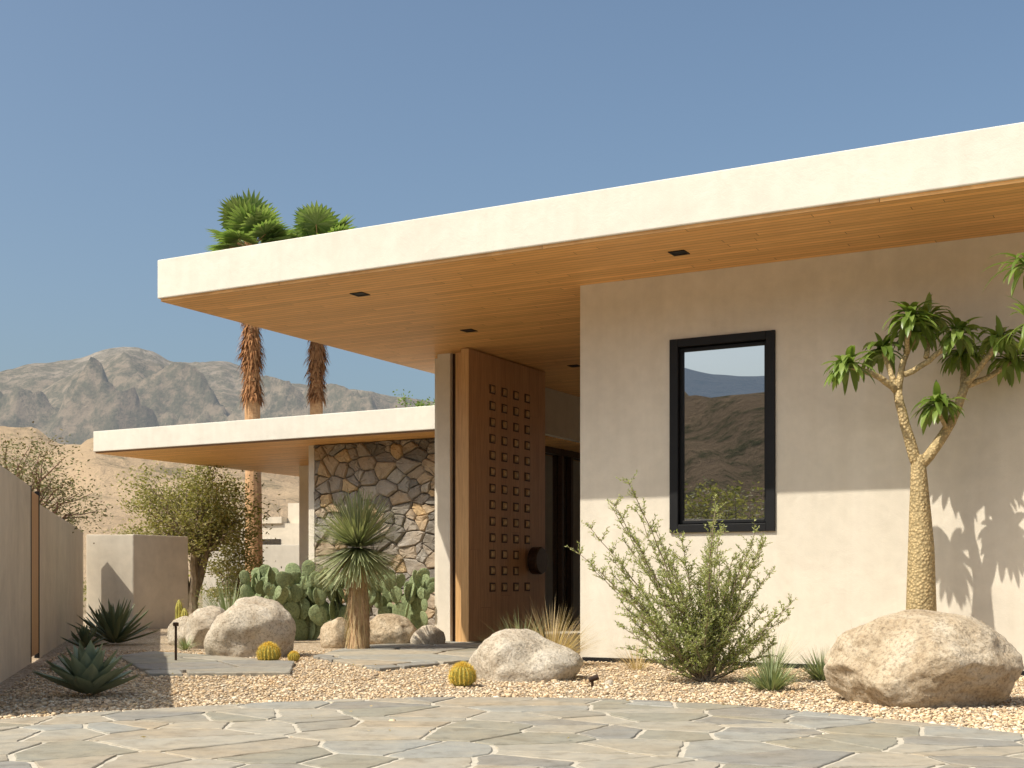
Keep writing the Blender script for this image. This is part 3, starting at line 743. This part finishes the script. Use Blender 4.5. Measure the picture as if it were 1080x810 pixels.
def spiky(name,loc,n,L,w,mat,minz=.0,droop=.3,fold=0,prof=None,segs=3,spread=.05,maxz=1):
    mb=MB()
    for i in range(n):
        d=rdir(minz,maxz); mb.blade((d.x*spread,d.y*spread,U(0,.04)),d,L*U(.7,1.1),w*U(.8,1.2),droop*U(.5,1.4),segs,0,fold,prof)
    o=mb.obj(name,[mat],smooth=bool(fold)); o.location=loc
spiky('desert_spoon',(-4.45,20.3,.1),620,1.0,.018,L_TUFT,.05,.35)
spiky('desert_spoon',(-3.9,21.6,.1),300,.85,.018,L_TUFT,.05,.35)
spiky('grass_tuft',(2.12,10.55,0),260,.29,.014,L_TUFT,.35,.12,spread=.10)
spiky('grass_tuft',(2.80,11.6,0),260,.30,.014,L_TUFT,.35,.12,spread=.10)
spiky('grass_tuft',(-4.2,16.6,0),90,.22,.012,L_TUFT,.3,.15,spread=.06)
spiky('dry_grass',(2.45,12.15,0),160,.45,.007,L_TUFT,.55,.3,spread=.10)
spiky('dry_grass',(3.15,11.6,0),140,.5,.007,L_TUFT,.55,.3,spread=.10)
spiky('dry_grass',(1.25,12.9,0),120,.35,.006,L_DRY,.55,.3,spread=.12)
spiky('fountain_grass',(.42,13.6,0),560,.72,.009,L_DRY,.55,.6,spread=.14)
spiky('fountain_grass',(.10,13.9,0),360,.6,.009,L_TUFT,.6,.6,spread=.14)
def agave(name,loc,n,L,w,mat,seed=1):
    mb=MB()
    for i in range(n):
        t=i/n; a=2.399*i; el=math.radians(12+68*t+U(-4,4)); d=Vector((math.cos(a)*math.cos(el),math.sin(a)*math.cos(el),math.sin(el)))
        p=lambda t:(.6+.4*math.sin(min(1,t*1.8)*math.pi*.5))*(1-t**2.6)
        base=Vector((math.cos(a),math.sin(a),0))*.04*(1-t)+Vector((0,0,.03+.06*t))
        side=d.cross(Vector((0,0,1)))
        ln=L*U(.9,1.08)*(1-.15*t)
        mb.blade(base,d,ln,w,-.22,8,0,.40,p,side)
        mb.blade(base-Vector((0,0,.012)),d,ln,w,-.22,8,0,.7,p,side)
    o=mb.obj(name,[mat],smooth=True); o.location=loc
agave('agave',(-3.27,9.95,0),34,.40,.15,L_AGA)
agave('agave',(-5.55,18.0,0),40,.66,.085,L_DARK)
agave('agave',(-5.5,16.6,0),24,.30,.07,L_DARK)
agave('agave',(-6.2,19.6,0),26,.5,.07,L_DARK)

def barrel(name,loc,r):
    mb=MB(); nu,nv=72,18; vs=[];fs=[]
    for j in range(nv+1):
        ph=math.pi*j/nv
        for i in range(nu):
            th=2*math.pi*i/nu; rr=r*(1+.09*math.cos(th*18)*math.sin(ph)); z=math.cos(ph)*r*.92; 
            if ph<.5: z-= (0.5-ph)*r*.15
            vs.append((rr*math.sin(ph)*math.cos(th),rr*math.sin(ph)*math.sin(th),z+r*.8))
    for j in range(nv):
        for i in range(nu): fs.append((j*nu+i,(j+1)*nu+i,(j+1)*nu+(i+1)%nu,j*nu+(i+1)%nu))
    mb.add(vs,fs,0)
    for rib in range(18):
        th=2*math.pi*rib/18
        for j in range(14):
            ph=.08+2.1*j/14; n=Vector((math.sin(ph)*math.cos(th),math.sin(ph)*math.sin(th),math.cos(ph)*.92)); p=n*r*1.07+Vector((0,0,r*.8))
            for s in range(9): mb.blade(p,n*.6+rdir(),r*.32,r*.045,0,1,1)
    o=mb.obj(name,[CACTD,L_GOLD],smooth=False); o.location=loc
barrel('barrel_cactus',(-.42,10.95,0),.105)
barrel('barrel_cactus',(-2.66,14.1,0),.115)
barrel('barrel_cactus',(-2.42,14.3,0),.06)

def pricklypear(name,loc,n0,spread,hmax):
    mb=MB()
    bm=bmesh.new(); bmesh.ops.create_icosphere(bm,subdivisions=3,radius=1); bv=[v.co.copy() for v in bm.verts]; bf=[tuple(v.index for v in f.verts) for f in bm.faces]; bm.free()
    def pad(base,up,yaw,s,lvl):
        up=up.normalized(); nrm=Vector((math.cos(yaw),math.sin(yaw),0)); nrm=(nrm-up*nrm.dot(up)).normalized(); sd=up.cross(nrm)
        c=base+up*s*.95; vs=[]
        for v in bv:
            zz=v.z; wdt=.74*(1+.18*zz); p=c+sd*(v.x*s*wdt)+nrm*(v.y*s*.13)+up*(zz*s); vs.append(p)
        mb.add(vs,bf,0)
        for k in range(14):
            x,z=U(-.6,.6),U(-.8,.9); pp=c+sd*x*s*.7+up*z*s+nrm*s*.13*random.choice((-1,1))
            mb.blade(pp,nrm+rdir()*.7,.02,.003,0,1,1)
        if lvl<3 and c.z<hmax-.2:
            for k in range(random.choice((1,2,2,3))):
                th=U(-.95,.95); e=c+sd*math.sin(th)*s*.8+up*math.cos(th)*s*.93
                pad(e,up*math.cos(th)+sd*math.sin(th)*.8+Vector((U(-.2,.2),U(-.2,.2),.45)),yaw+U(-.9,.9),s*U(.75,.98),lvl+1)
    for i in range(n0):
        b=Vector((-spread+2*spread*(i+.5)/n0+U(-.08,.08),U(-.45,.45),-.03)); pad(b,Vector((U(-.4,.4),U(-.3,.3),1)),U(-2.6,-.6),U(.15,.20),0)
    o=mb.obj(name,[CACT,L_GOLD],smooth=True); o.location=loc
random.seed(12)
pricklypear('prickly_pear_cactus',(-3.1,19.2,0),13,.80,1.2)
pricklypear('prickly_pear_cactus',(-1.75,19.3,0),6,.45,.9)

def columnar(name,loc,stems):
    mb=MB()
    for x,y,h,r in stems:
        vs=[];fs=[];nu=40;nv=10
        for j in range(nv+1):
            z=h*j/nv; k=1 if j<nv-1 else (.75 if j==nv-1 else .2)
            for i in range(nu):
                th=2*math.pi*i/nu; rr=r*k*(1+.12*math.cos(th*10)); vs.append((x+rr*math.cos(th),y+rr*math.sin(th),z))
        for j in range(nv):
            for i in range(nu): fs.append((j*nu+i,j*nu+(i+1)%nu,(j+1)*nu+(i+1)%nu,(j+1)*nu+i))
        mb.add(vs,fs,0)
        for s in range(260):
            th=2*math.pi*random.randint(0,9)/10; z=U(.02,h); n=Vector((math.cos(th),math.sin(th),0)); mb.blade(Vector((x,y,z))+n*r*1.1,n+rdir()*.8,.035,.005,0,1,1)
    o=mb.obj(name,[CACTD,L_GOLD]); o.location=loc
columnar('columnar_cactus',(-4.75,18.7,0),[(0,0,.5,.05),(.12,.05,.34,.045),(-.1,.08,.62,.05),(.03,.16,.28,.04)])
pl=empty('path_light',(-3.65,14.0,0))
mb=MB(); mb.tube([(0,0,-.05),(0,0,.42)],[.014,.014],10); mb.tube([(0,0,.40),(0,0,.405),(0,0,.44),(0,0,.445)],[.02,.032,.032,.02],12); mb.obj('post',[BRONZE],parent=pl)
pl=empty('path_light',(.68,10.9,0))
mb=MB(); mb.tube([(0,0,-.05),(0,0,.06)],[.012,.012],8); mb.tube([(-.03,0,.055),(.05,0,.085)],[.022,.026],10); mb.obj('head',[BRONZE],parent=pl)
# fallen leaves and twigs scattered over the gravel and paving
mb=MB()
for i in range(420):
    y=U(7.0,14); x=U(-.40,.40)*y
    lx,ly=w2l(x,y)
    if (lx>-.1 and ly>-.05) or x<wl(y)+.1: continue
    if inpoly(x,y,drive) and R()>.15: continue
    a=U(0,6.28); mb.leaf((x,y,.026),(math.cos(a),math.sin(a),U(-.1,.3)),U(.02,.05),U(.008,.018),0)
mb.obj('leaf_litter',[L_DRY])

# ------------------------------------------------------------ camera, light, sky
cam=bpy.data.cameras.new('camera'); co=bpy.data.objects.new('camera',cam); scene.collection.objects.link(co)
co.location=(0,0,.9); co.rotation_euler=(math.radians(90),0,0)
cam.lens=45.33; cam.sensor_width=36; cam.shift_y=.1917; cam.clip_end=12000; cam.clip_start=.1
scene.camera=co
D=Vector((.764,.46,-1.13)).normalized()
sun=bpy.data.lights.new('sun','SUN'); sun.energy=5.0; sun.angle=math.radians(.5); sun.color=(1,.93,.80)
so=bpy.data.objects.new('sun',sun); so.rotation_euler=D.to_track_quat('-Z','Y').to_euler(); scene.collection.objects.link(so)
w=bpy.data.worlds.new('World'); scene.world=w; w.use_nodes=True; nt=w.node_tree
sky=nt.nodes.new('ShaderNodeTexSky'); sky.sky_type='NISHITA'; sky.sun_disc=False
sky.sun_elevation=math.asin(-D.z); sky.sun_rotation=math.atan2(-D.x,-D.y)%(2*math.pi)
sky.altitude=100; sky.air_density=1.0; sky.dust_density=4.5; sky.ozone_density=1.1
c=mix(nt,1.0,sky.outputs[0],(.95,1.02,1.01),'MULTIPLY')
nt.links.new(c,nt.nodes['Background'].inputs[0]); nt.nodes['Background'].inputs[1].default_value=.145
